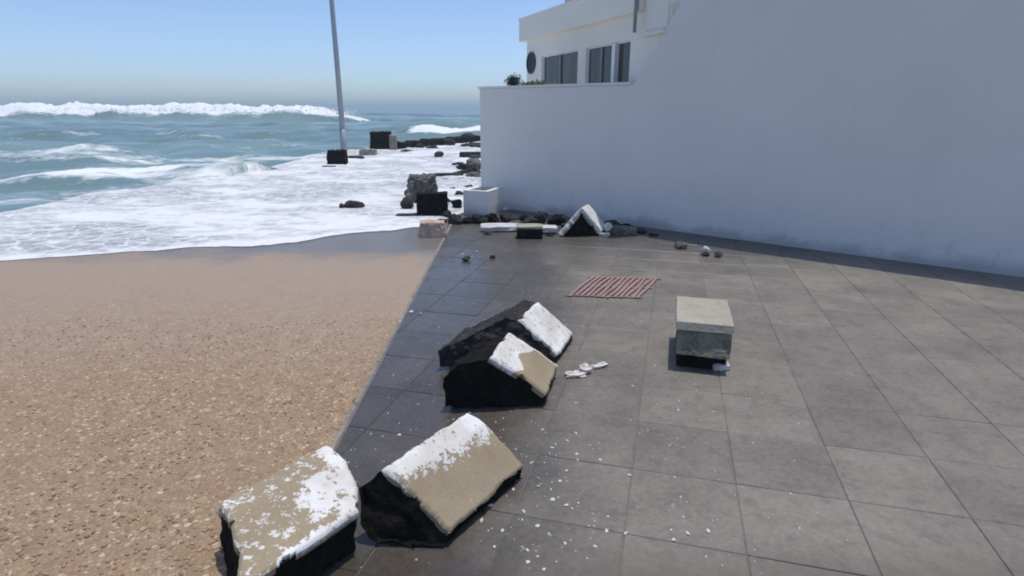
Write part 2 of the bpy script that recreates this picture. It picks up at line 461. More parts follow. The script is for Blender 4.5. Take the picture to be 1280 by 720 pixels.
def make_sea():
    rng = np.random.default_rng(4)
    ys = [-90.0, -60.0, -40.0, -25.0, -15.0, -8.0, -4.0, -1.5, 0.0, 1.0]
    while ys[-1] < 400: ys.append(ys[-1] + max(0.16, ys[-1] * 0.009))
    while ys[-1] < 14000: ys.append(ys[-1] * 1.25)
    ys = np.array(ys)
    tans = np.linspace(-1.25, 1.25, 460)
    Y, T = np.meshgrid(ys, tans, indexing='ij')
    X = T * np.sqrt(Y * Y + 32.0 ** 2)
    Z = np.full_like(X, -0.16)
    foam = np.zeros_like(X); teal = np.zeros_like(X)
    damp = np.clip((600 - Y) / 500, 0, 1)
    for i in range(26):
        lam = rng.uniform(0.9, 9.0); a = 0.012 * lam ** 0.75
        th = rng.normal(math.pi / 2, 0.55)
        kx, ky = math.cos(th) * 2 * math.pi / lam, math.sin(th) * 2 * math.pi / lam
        fade = np.clip(lam / (Y * 0.05 + 0.01), 0, 1)
        Z += a * np.sin(kx * X + ky * Y + rng.uniform(0, 6.28)) * fade * damp
    for (y0, h, wn_, wf, sl, fo, te, xr) in RIDGES:
        wob = sum(0.35 * wn_ * math.sin(1) * np.sin(X * 2 * math.pi / (rng.uniform(8, 60)) + rng.uniform(0, 6.28)) for _ in range(4)) * 0.5
        d = Y - (y0 + sl * X + wob)
        amp = h * (0.75 + 0.25 * np.sin(X * 0.11 + y0))
        env = np.ones_like(X)
        if xr:
            env = np.clip((X - xr[0]) / 2.5, 0, 1) * np.clip((xr[1] - X) / 2.5, 0, 1)
        prof = np.where(d < 0, np.exp(-(d / wn_ * 1.6) ** 2), np.exp(-(d / wf * 1.2) ** 2))
        Z += amp * prof * env
        foam = np.maximum(foam, fo * env * np.where(d < 0, np.exp(-(d / wn_) ** 2), np.exp(-(d / wf * 3) ** 2)))
        teal = np.maximum(teal, te * env * prof)
    # the big breaker rolling in on the left
    d = Y - (88 + 0.06 * X)
    env = np.clip((-20.5 - X) / 9.0, 0, 1) ** 0.7
    lump = sum(np.sin(X * f + Y * g + p) for f, g, p in ((0.9, .5, 0), (1.7, -.9, 1), (3.1, .3, 2), (0.33, 0, 4))) / 4
    amp = 2.45 + 0.35 * lump
    prof = np.where(d < 0, np.exp(-(d / 5.5) ** 2), np.exp(-(d / 7.0) ** 2))
    Z += amp * prof * env
    foam = np.maximum(foam, env ** .5 * np.where(d < 0, 1.35 * np.exp(-(d / 4.5) ** 2), 1.6 * np.exp(-(d / 9) ** 2)))
    teal = np.maximum(teal, env * 0.7 * np.exp(-((d + 8) / 5.0) ** 2))
    Z += rng.normal(0, 1, X.shape) * np.clip(foam, 0, 1) * 0.045 * np.clip(Y / 40, 0.2, 2.2) * damp
    # general whitewater close to the promenade
    near = np.clip((34 - Y) / 20, 0, 1) * 0.42
    foam = np.maximum(foam, near)
    teal = np.maximum(teal, np.clip((90 - Y) / 60, 0, 1) * 0.45)
    # the sea bed drops out of sight under the promenade slab
    ins = np.zeros(X.shape, bool)
    for (x1, y1), (x2, y2) in zip(PROM, PROM[1:] + PROM[:1]):
        if y1 == y2: continue
        ins ^= ((y1 > Y) != (y2 > Y)) & (X < (x2 - x1) * (Y - y1) / (y2 - y1) + x1)
    Z = np.where(ins, -0.6, Z)
    ny, nx = X.shape
    co = np.stack([X, Y, Z], -1).reshape(-1, 3)
    me = bpy.data.meshes.new("sea")
    idx = np.arange(ny * nx).reshape(ny, nx)
    q = np.stack([idx[:-1, :-1], idx[:-1, 1:], idx[1:, 1:], idx[1:, :-1]], -1).reshape(-1, 4)
    me.vertices.add(len(co)); me.vertices.foreach_set("co", co.ravel())
    me.loops.add(q.size); me.loops.foreach_set("vertex_index", q.ravel())
    me.polygons.add(len(q)); me.polygons.foreach_set("loop_start", np.arange(len(q)) * 4)
    me.update(calc_edges=True)
    me.polygons.foreach_set("use_smooth", np.ones(len(q), bool))
    for nm, arr in (("foam", foam), ("teal", teal)):
        at = me.attributes.new(nm, 'FLOAT', 'POINT'); at.data.foreach_set("value", arr.ravel().astype(np.float32))
    me.materials.append(M['sea'])
    o = bpy.data.objects.new("sea", me); C.objects.link(o)
    tag(o, kind='structure')


make_sea()

# spray thrown up by the breaker
rnd = random.Random(11)
bm = bmesh.new()
for i in range(900):
    x = rnd.uniform(-62, -21.5)
    if rnd.random() < 0.12: x = rnd.gauss(-23.2, 0.5)
    z = 1.5 + abs(rnd.gauss(0, 0.28))
    if x > -24.5: z -= 0.5
    r = rnd.uniform(0.03, 0.08)
    m = Matrix.Translation((x, 86 + 0.06 * x + rnd.gauss(0, 2.0), z)) @ Matrix.Diagonal((r * 1.5, r, r * rnd.uniform(.6, 1.1), 1))
    bmesh.ops.create_icosphere(bm, subdivisions=1, radius=1, matrix=m)
tag(build("sea_spray", bm, M['foamlump'], smooth=True), "white spray blown off the breaking wave on the horizon", "spray", kind='stuff')

# ------------------------------------------------------------------ promenade slab, foam wash
bm = bmesh.new()
top = [bm.verts.new((x, y, -0.0055)) for x, y in PROM]
bot = [bm.verts.new((x, y, -2.0)) for x, y in PROM]
bm.faces.new(top)
for i in range(len(PROM)):
    j = (i + 1) % len(PROM)
    bm.faces.new((top[i], top[j], bot[j], bot[i]))
tag(build("promenade", bm, M['promenade']), kind='structure')

FRONT_PX = [(-260, 352), (-60, 330), (120, 318), (250, 309), (330, 307), (368, 303.5), (400, 298), (440, 291.5), (480, 288), (520, 284.5), (548, 278), (562, 272), (578, 266), (592, 262)]
FRONT = [G(*p) for p in FRONT_PX] + [Vector((0.2, 10.2, 0)), Vector((1.0, 12, 0)), Vector((8, 18, 0)), Vector((30, 20, 0))]


def front_y(x):
    for a, b in zip(FRONT, FRONT[1:]):
        if a.x <= x <= b.x:
            f = (x - a.x) / max(1e-6, b.x - a.x)
            return a.y + f * (b.y - a.y)
    return FRONT[0].y if x < FRONT[0].x else FRONT[-1].y


def in_poly(x, y, P):
    c = False
    for (x1, y1), (x2, y2) in zip(P, P[1:] + P[:1]):
        if (y1 > y) != (y2 > y) and x < (x2 - x1) * (y - y1) / (y2 - y1) + x1: c = not c
    return c


def seg_dist(x, y, P):
    best = 1e9
    for (x1, y1), (x2, y2) in zip(P, P[1:]):
        dx, dy = x2 - x1, y2 - y1
        t = max(0, min(1, ((x - x1) * dx + (y - y1) * dy) / (dx * dx + dy * dy)))
        best = min(best, math.hypot(x - x1 - t * dx, y - y1 - t * dy))
    return best


def make_wash():
    xs = []
    x = -12.0
    while x < 9: xs.append(x); x += 0.09 if -5 < x < 0.6 else 0.2
    rows = 230
    bm = bmesh.new()
    lay = bm.verts.layers.float.new("thick")
    grid = {}
    edge = PROM[1:7]
    for i, x in enumerate(xs):
        y0 = front_y(x) + 0.22 * fbm((x, 0, 0), 1.4, 4) + 0.10 * fbm((x, 3, 0), 5, 3)
        for j in range(rows):
            f = j / (rows - 1)
            y = y0 + (38 - y0) * f ** 1.7
            dist = y - y0
            ins = in_poly(x, y, PROM)
            out = 0 if ins else seg_dist(x, y, edge)
            if out > 1.6: continue
            lip = min(1, dist / 0.10)
            th = 0.5 + 0.9 * fbm((x * 0.5, y, 0), 0.7, 4, 2)
            z = 0.004 + lip * (0.010 + 0.022 * min(1, dist / 2.0)) + min(1, dist / 0.8) * (0.030 * fbm((x * .6, y, 0), 1.2, 3) + 0.016 * fbm((x, y, 1), 4.5, 3)) * (1 + min(2.0, dist / 9))
            z = max(z, 0.003)
            z -= 0.32 * min(1, out / 1.4)
            if dist < 0.35: th += 0.6 * (1 - dist / 0.35)
            v = bm.verts.new((x, y, z)); v[lay] = th
            grid[i, j] = v
    for i in range(len(xs) - 1):
        for j in range(rows - 1):
            k = [(i, j), (i + 1, j), (i + 1, j + 1), (i, j + 1)]
            if all(q in grid for q in k): bm.faces.new([grid[q] for q in k])
    tag(build("foam_wash", bm, M['wash'], smooth=True), kind='structure')


make_wash()

# ------------------------------------------------------------------ grey flagstone paving
WL, WD = Vector((-0.55, 10.55, 0)), Vector((0.775, -0.632, 0)).normalized()    # foot of the terrace wall
WN = Vector((WD.y, -WD.x, 0))                                                  # towards the camera
if WN.y > 0: WN = -WN
EDGE_X = -0.905                                                                # terracotta edge


def tile_block(bm, cx, cy, ux, uy, w, d, z, tilt, bev=0.006):
    """one bevelled slab; ux, uy unit vectors"""
    pts = []
    for inset, zz in ((0, -0.030), (0, z - bev * .7), (bev, z)):
        ring = []
        for a, b in ((-1, -1), (1, -1), (1, 1), (-1, 1)):
            p = Vector((cx, cy, 0)) + ux * a * (w / 2 - inset) + uy * b * (d / 2 - inset)
            p.z = zz + (tilt[0] * a + tilt[1] * b if zz > -0.02 else 0)
            ring.append(bm.verts.new(p))
        pts.append(ring)
    for r in range(2):
        for k in range(4):
            bm.faces.new((pts[r][k], pts[r][(k + 1) % 4], pts[r + 1][(k + 1) % 4], pts[r + 1][k]))
    bm.faces.new(pts[2])


paving = empty("flagstone_paving", (0, 0, 0))
tag(paving, kind='structure')
az = math.radians(15)
UX = Vector((math.cos(az), -math.sin(az), 0)); UY = Vector((math.sin(az), math.cos(az), 0))
TW, TD, GAP = 0.47, 0.47, 0.0035
rt = random.Random(5)
org = Vector((0.70, 2.91, 0)) - UX * 0.0
cells = []
for i in range(-16, 18):
    for j in range(-6, 22):
        c = org + UX * ((i + 0.0 * (j % 2)) * TW + TW / 2) - UY * (TD / 2) + UY * (j * TD)
        half = 0.34
        if c.x < EDGE_X - half or c.y < 1.2 or c.y > 11.5: continue
        if (c - WL).dot(WN) < -0.35: continue
        if abs(c.x) > (c.y + 0.5) * 0.90 + 0.6: continue
        cells.append(c)
cells.sort(key=lambda c: c.y)
extra = bmesh.new()
for n_, c in enumerate(cells):
    bm = bmesh.new() if n_ < 300 else extra
    tile_block(bm, c.x, c.y, UX, UY, TW - GAP, TD - GAP, rt.uniform(-0.0012, 0.0008), (rt.uniform(-.0007, .0007), rt.uniform(-.0007, .0007)), 0.004)
    if n_ < 300:
        if c.x < EDGE_X + 0.4:
            g = bm.verts[:] + bm.edges[:] + bm.faces[:]
            bmesh.ops.bisect_plane(bm, geom=g, plane_co=(EDGE_X + 0.012, 0, 0), plane_no=(-1, 0, 0), clear_outer=True)
            if len(bm.faces) == 0: bm.free(); continue
        build("flagstone", bm, M['tile'], paving)
if len(extra.faces): tag(build("far_flagstones", extra, M['tile'], paving), kind='stuff')

# ------------------------------------------------------------------ tan exposed-aggregate paving
rs = random.Random(8)
bm = bmesh.new()
NX, NY = 60, 70
gv = []
for a in range(NX + 1):
    row = []
    for b in range(NY + 1):
        x = EDGE_X - 0.022 - 8.0 * (a / NX) ** 1.3
        y = -1.0 + 10.4 * b / NY
        row.append(bm.verts.new((x, y, 0.0005 + 0.004 * fbm((x, y, 0), 1.3, 3) - 0.002)))
    gv.append(row)
for a in range(NX):
    for b in range(NY):
        bm.faces.new((gv[a][b], gv[a][b + 1], gv[a + 1][b + 1], gv[a + 1][b]))
setts = build("aggregate_paving", bm, M['terracotta'], smooth=True)
tag(setts, kind='structure')
ib = bmesh.new()
bmesh.ops.create_icosphere(ib, subdivisions=1, radius=1)
ib.verts.ensure_lookup_table()
IV = [v.co.copy() for v in ib.verts]; IF = [[v.index for v in f.verts] for f in ib.faces]
ib.free()
bm = bmesh.new()
for k in range(2600):
    y = 1.7 + 2.9 * rs.random() ** 1.3
    x = EDGE_X - 0.03 - rs.random() ** 1.3 * (0.7 + y * 0.75)
    s_ = rs.uniform(.004, .009)
    m = Matrix.Translation((x, y, s_ * .05)) @ Matrix.Rotation(rs.uniform(0, 6), 4, 'Z') @ Matrix.Diagonal((s_ * rs.uniform(.9, 1.6), s_, s_ * .45, 1))
    vs = [bm.verts.new(m @ v) for v in IV]
    for f in IF: bm.faces.new([vs[q] for q in f])
tag(build("pebble", bm, M['pebble'], setts, smooth=True), kind='stuff')
# pale edging strip between the two pavings
ye = 1.3
while ye < 8.6:
    bm = bmesh.new()
    L = 0.60
    tile_block(bm, EDGE_X - 0.012, ye + L / 2, Vector((1, 0, 0)), Vector((0, 1, 0)), 0.026, L - 0.008, 0.002 + rs.uniform(-.002, .002), (0, 0), 0.005)
    build("edging_strip", bm, M['edging'], setts)
    ye += L

# ------------------------------------------------------------------ terrace wall
wall = empty("terrace_wall", WL)
tag(wall, "long white rendered terrace wall in shade, its top stepping up in a slope on the right", "wall")
TH = 0.24


def wp(s, z, back=0.0):
    return WL + WD * s - WN * back + Vector((0, 0, z))


prof = [(0, -0.3), (0, 1.985), (2.90, 1.985), (3.73, 3.3), (9.5, 3.3), (9.5, -0.3)]
bm = bmesh.new()
fr = [bm.verts.new(wp(s, z)) for s, z in prof]
bk = [bm.verts.new(wp(s, z, TH)) for s, z in prof]
bm.faces.new(fr); bm.faces.new(bk[::-1])
for i in range(len(prof)):
    j = (i + 1) % len(prof)
    bm.faces.new((fr[j], fr[i], bk[i], bk[j]))
build("wall", bm, M['wall'], wall)
bm = bmesh.new()
add_box(bm, wp(-0.02, 1.988, TH + 0.02), WD * 2.90, WN * (TH + 0.045), Vector((0, 0, 0.035)))
build("coping", bm, M['white'], wall)
# side return of the terrace
bm = bmesh.new()
add_box(bm, wp(0.0, -0.3, TH + 0.002), WD * TH, -WN * 7, Vector((0, 0, 2.285)))
build("side_wall", bm, M['wall'], wall)
bm = bmesh.new()
add_box(bm, wp(TH + .003, 0.9, TH + .003), WD * 3.0, -WN * 6.9, Vector((0, 0, 0.1)))
build("terrace_floor", bm, M['white'], wall)

# ------------------------------------------------------------------ the house above the terrace
FP, FD = Vector((2.1, 8.4, 0)), Vector((-0.383, 0.924, 0)).normalized()
FN = Vector((FD.y, -FD.x, 0))
if FN.x > 0: FN = -FN          # faces the sea
house = empty("house", FP)
tag(house, "white house above the terrace wall with dark windows and an upper balcony front", "house")


def fp(s, z, out=0.0):
    return FP + FD * s + FN * out + Vector((0, 0, z))


S_END, ZB, ZH, ZL = 4.70, 1.0, 2.63, 2.90
bm = bmesh.new()
for a, b in ((0.02, 0.95), (2.27, 2.55), (4.0, S_END)):
    add_box(bm, fp(a, ZB), FD * (b - a), -FN * 0.28, Vector((0, 0, ZH - ZB)))
add_box(bm, fp(0.02, ZH), FD * (S_END - 0.02), -FN * 0.28, Vector((0, 0, 3.0 - ZH)))
add_box(bm, fp(S_END - .28, ZB, -.281), FD * 0.28, -FN * 5, Vector((0, 0, 3.0 - ZB)))
add_box(bm, fp(0.02, ZB, -5.3), FD * 4.4, -FN * .2, Vector((0, 0, 3.0 - ZB)))
build("wall", bm, M['house'], house)
bm = bmesh.new()
add_box(bm, fp(0.6, 2.965, -6), FD * (4.27), FN * 6.10, Vector((0, 0, 0.395)))
build("balcony_front", bm, M['house'], house)
bm = bmesh.new()
add_box(bm, fp(0.6, 3.362, -0.14), FD * 4.29, FN * 0.26, Vector((0, 0, 0.03)))
build("balcony_coping", bm, M['white'], house)
bm = bmesh.new()
add_box(bm, fp(0.06, 2.69, -6), FD * (0.53), FN * 6.03, Vector((0, 0, 2.7)))
build("stair_block", bm, M['house'], house)
bm = bmesh.new()
add_box(bm, fp(0.7, 3.38, -6), FD * 3.55, FN * 5.4, Vector((0, 0, 2.4)))
build("upper_storey", bm, M['sand'], house)
bm = bmesh.new()
add_tube(bm, [fp(0.66, 2.69, 0.135), fp(0.66, 5.2, 0.135)], 0.026, 10)
build("downpipe", bm, M['metal'], house)
bm = bmesh.new()
add_box(bm, fp(0.05, 2.625, 0.002), FD * 0.52, FN * 0.09, Vector((0, 0, 0.05)))
build("ledge", bm, M['house'], house)


def window(s0, s1, mull, reveal=0.03):
    bm = bmesh.new()
    fw = 0.022
    z0, z1 = ZB, ZH
    add_box(bm, fp(s0, z0, -reveal - .04), FD * fw, FN * .04, Vector((0, 0, z1 - z0)))
    add_box(bm, fp(s1 - fw, z0, -reveal - .04), FD * fw, FN * .04, Vector((0, 0, z1 - z0)))
    add_box(bm, fp(s0 + fw, z1 - fw, -reveal - .04), FD * (s1 - s0 - 2 * fw), FN * .04, Vector((0, 0, fw)))
    add_box(bm, fp(s0 + fw, z0, -reveal - .04), FD * (s1 - s0 - 2 * fw), FN * .04, Vector((0, 0, fw)))
    w = build("window", bm, M['white'], house)
    cuts = [s0 + fw] + [c for c in mull for _ in (0, 1)] + [s1 - fw]
    for (m_, wdt) in [(c, 0.09 if k == len(mull) - 1 and len(mull) > 1 else 0.035) for k, c in enumerate(mull)]:
        b2 = bmesh.new()
        add_box(b2, fp(m_ - wdt / 2, z0 + fw, -reveal - .045), FD * wdt, FN * (.05 if wdt < .05 else .10), Vector((0, 0, z1 - z0 - 2 * fw)))
        build("mullion", b2, M['white'] if wdt > .05 else M['metal'], w)
    edges = [s0 + fw] + sorted(mull) + [s1 - fw]
    for a, b in zip(edges, edges[1:]):
        b2 = bmesh.new()
        add_box(b2, fp(a + .02, z0 + fw, -reveal - .03), FD * (b - a - .04), FN * .008, Vector((0, 0, z1 - z0 - 2 * fw)))
        build("pane", b2, M['glass'], w)
    b2 = bmesh.new()
    add_box(b2, fp(s0 + .01, z0 + .01, -reveal - .12), FD * (s1 - s0 - .02), FN * .01, Vector((0, 0, z1 - z0 - .02)))
    build("curtain", b2, M['glass'], w)


window(2.555, 3.995, [3.27])
window(0.955, 2.265, [1.82, 1.375])

# round dark porthole near the seaward corner of the facade
bm = bmesh.new()
q = FN.to_track_quat('Z', 'Y')
pc = fp(4.46, 2.54, 0.0)
ring = 28


def disc_ring(bm, r0, r1, o0, o1):
    a = []
    for k in range(ring):
        ang = 2 * math.pi * k / ring
        d = q @ Vector((math.cos(ang), math.sin(ang), 0))
        a.append([bm.verts.new(pc + d * r1 + FN * o0), bm.verts.new(pc + d * r1 + FN * o1), bm.verts.new(pc + d * r0 + FN * o1), bm.verts.new(pc + d * r0 + FN * o0)])
    for k in range(ring):
        b = a[(k + 1) % ring]; c = a[k]
        for i in range(4): bm.faces.new((c[i], b[i], b[(i + 1) % 4], c[(i + 1) % 4]))


disc_ring(bm, 0.175, 0.205, 0.003, 0.03)
port = build("porthole_window", bm, m_simple("dark_blue_metal", (0.010, 0.016, 0.024), (0.025, 0.035, 0.045), 5, 0.4, 0.1), house)
bm = bmesh.new()
vs = [bm.verts.new(pc + q @ Vector((0.175 * math.cos(2 * math.pi * k / ring), 0.175 * math.sin(2 * math.pi * k / ring), 0)) + FN * 0.02) for k in range(ring)]
bm.faces.new(vs)
build("pane", bm, m_simple("dark_porthole_glass", (0.008, 0.012, 0.018), (0.018, 0.026, 0.034), 5, 0.55, 0.05), port)


# ------------------------------------------------------------------ planting on the terrace wall
def plant(name, label, cx, cy, cz, lx, ly, lz, nleaf, mat, seed, base_z, size=0.05):
    r = random.Random(seed)
    root = empty(name, (cx, cy, base_z))
    tag(root, label, "plant")
    bm = bmesh.new()
    for _ in range(nleaf):
        d = Vector((r.gauss(0, .45), r.gauss(0, .45), r.gauss(0, .45)))
        p = Vector((cx, cy, cz)) + WD * d.x * lx - WN * d.y * ly + Vector((0, 0, d.z * lz + 0.3 * lz * fbm((d.x * lx, d.y, 0), 6, 2, seed)))
        a = Vector((r.uniform(-1, 1), r.uniform(-1, 1), r.uniform(-.3, 1))).normalized() * size * r.uniform(.6, 1.3)
        b = a.cross(Vector((r.uniform(-1, 1), r.uniform(-1, 1), r.uniform(-1, 1)))).normalized() * size * 0.3
        bm.faces.new([bm.verts.new(p - a), bm.verts.new(p + b), bm.verts.new(p + a), bm.verts.new(p - b)])
    f = build("foliage", bm, mat, root)
    for k in range(5):
        bm = bmesh.new()
        o = WD * r.uniform(-.5, .5) * lx
        add_tube(bm, [Vector((cx, cy, base_z)) + o * 0.5, Vector((cx, cy, cz)) + o + Vector((0, 0, lz * .3))], [0.010, 0.005], 6)
        build("stem", bm, M['stem'], root)


p = wp(0.62, 0, 0.14)
plant("bushy_plant", "dark bushy plant standing on the seaward end of the white wall", p.x, p.y, 2.10, 0.13, 0.08, 0.085, 420, M['leaf'], 3, 2.02, 0.035)
p = wp(1.05, 0, 0.14)
plant("trailing_plant", "low pale green plant trailing along the top of the white wall", p.x, p.y, 2.05, 0.40, 0.06, 0.035, 420, M['paleleaf'], 5, 2.02, 0.03)

# ------------------------------------------------------------------ white planter box at the wall corner
pc0 = Vector((-0.385, 9.44, 0)); d1 = Vector((-0.93, 0.37, 0)); d2 = Vector((0.37, 0.93, 0))
W1, W2, PH, RIM = 0.44, 0.62, 0.40, 0.07
planter = empty("planter_box", pc0)
tag(planter, "low square white planter box against the seaward foot of the terrace wall", "planter")
bm = bmesh.new()
add_box(bm, pc0, d1 * W1, d2 * RIM, Vector((0, 0, PH)))
add_box(bm, pc0 + d2 * (W2 - RIM), d1 * W1, d2 * RIM, Vector((0, 0, PH)))
add_box(bm, pc0 + d2 * RIM, d1 * RIM, d2 * (W2 - 2 * RIM), Vector((0, 0, PH)))
add_box(bm, pc0 + d2 * RIM + d1 * (W1 - RIM), d1 * RIM, d2 * (W2 - 2 * RIM), Vector((0, 0, PH)))
build("box", bm, M['wall'], planter)
bm = bmesh.new()
add_box(bm, pc0 + d2 * RIM + d1 * RIM, d1 * (W1 - 2 * RIM), d2 * (W2 - 2 * RIM), Vector((0, 0, PH - .08)))
build("soil", bm, M['soil'], planter)


# ------------------------------------------------------------------ rocks, slabs, chunks
def rock_bm(c, size, seed, cuts=7, sub=3, rough=0.16):
    bm = bmesh.new()
    bmesh.ops.create_icosphere(bm, subdivisions=sub, radius=1.0)
    r = random.Random(seed)
    planes = []
    for _ in range(cuts):
        n = Vector((r.gauss(0, 1), r.gauss(0, 1), r.gauss(0, .8))).normalized()
        planes.append((n, r.uniform(.55, .85)))
    for v in bm.verts:
        for n, d in planes:
            k = v.co.dot(n) - d
            if k > 0: v.co -= n * k
        v.co *= 1 + rough * 2 * fbm(v.co, 1.6, 3, seed) + rough * 0.7 * fbm(v.co, 5.0, 2, seed + 1)
    lo = min(v.co.z for v in bm.verts); hi = max(v.co.z for v in bm.verts)
    ax = max(abs(v.co.x) for v in bm.verts); ay = max(abs(v.co.y) for v in bm.verts)
    for v in bm.verts:
        z = (v.co.z - lo) / (hi - lo)
        z = max(0, (z - 0.12) / 0.88)
        v.co = Vector((c[0] + v.co.x / ax * size[0] / 2, c[1] + v.co.y / ay * size[1] / 2, c[2] + z * size[2]))
    return bm


def rot_bm(bm, c, rz=0, rx=0, ry=0):
    m = Matrix.Translation(c) @ Matrix.Rotation(rz, 4, 'Z') @ Matrix.Rotation(ry, 4, 'Y') @ Matrix.Rotation(rx, 4, 'X') @ Matrix.Translation(-Vector(c))
    bmesh.ops.transform(bm, matrix=m, verts=bm.verts)


def rock(name, label, cat, c, size, seed, mat, rz=0, cuts=7, group=None, sub=3, rough=0.12):
    c = Vector((c[0], c[1], c[2] if len(c) > 2 else 0))
    bm = rock_bm(c, size, seed, cuts + 4, sub, rough)
    rot_bm(bm, c, rz)
    o = build(name, bm, mat, base=c)
    return tag(o, label, cat, group)


def slab_bm(c, size, seed, rough=0.02, n=10):
    """broken slab: bevelled, ragged outline, pitted faces"""
    bm = bmesh.new()
    r = random.Random(seed)
    L, W, Hh = size
    k = 18
    out = []
    for i in range(k):
        a = 2 * math.pi * i / k
        ca, sa = math.cos(a), math.sin(a)
        s = 1 / max(abs(ca), abs(sa)) ** 0.92
        out.append((ca * s * L / 2 * r.uniform(.90, 1.0), sa * s * W / 2 * r.uniform(.88, 1.0)))
    rings = []
    for zz, ins in ((0, .95), (Hh * .15, 1.0), (Hh * .8, .99), (Hh, .94)):
        rings.append([bm.verts.new((c[0] + x * ins + r.uniform(-rough, rough) * .5, c[1] + y * ins + r.uniform(-rough, rough) * .5, c[2] + zz)) for x, y in out])
    for a, b in zip(rings, rings[1:]):
        for i in range(k): bm.faces.new((a[i], a[(i + 1) % k], b[(i + 1) % k], b[i]))
    for ringv, zz in ((rings[-1], Hh), (rings[0], 0)):
        cv = bm.verts.new((c[0], c[1], c[2] + zz))
        mid = [bm.verts.new((c[0] + (v.co.x - c[0]) * .55, c[1] + (v.co.y - c[1]) * .55, c[2] + zz + r.uniform(-rough, rough) * .35)) for v in ringv]
        for i in range(k):
            bm.faces.new((ringv[i], ringv[(i + 1) % k], mid[(i + 1) % k], mid[i]))
            bm.faces.new((mid[i], mid[(i + 1) % k], cv))
    return bm


def slab(name, label, cat, c, size, seed, mat, rz=0, rx=0, ry=0, rough=0.02):
    c = Vector((c[0], c[1], c[2] if len(c) > 2 else 0))
    bm = slab_bm(c, size, seed, rough)
    rot_bm(bm, c, rz, rx, ry)
    return tag(build(name, bm, mat, base=c), label, cat)


def dense(bm, cell):
    """split every edge down to about cell metres"""
    bmesh.ops.triangulate(bm, faces=bm.faces[:])
    for _ in range(7):
        long = [e for e in bm.edges if e.calc_length() > cell]
        if not long: break
        bmesh.ops.subdivide_edges(bm, edges=long, cuts=1)
        bmesh.ops.triangulate(bm, faces=bm.faces[:])


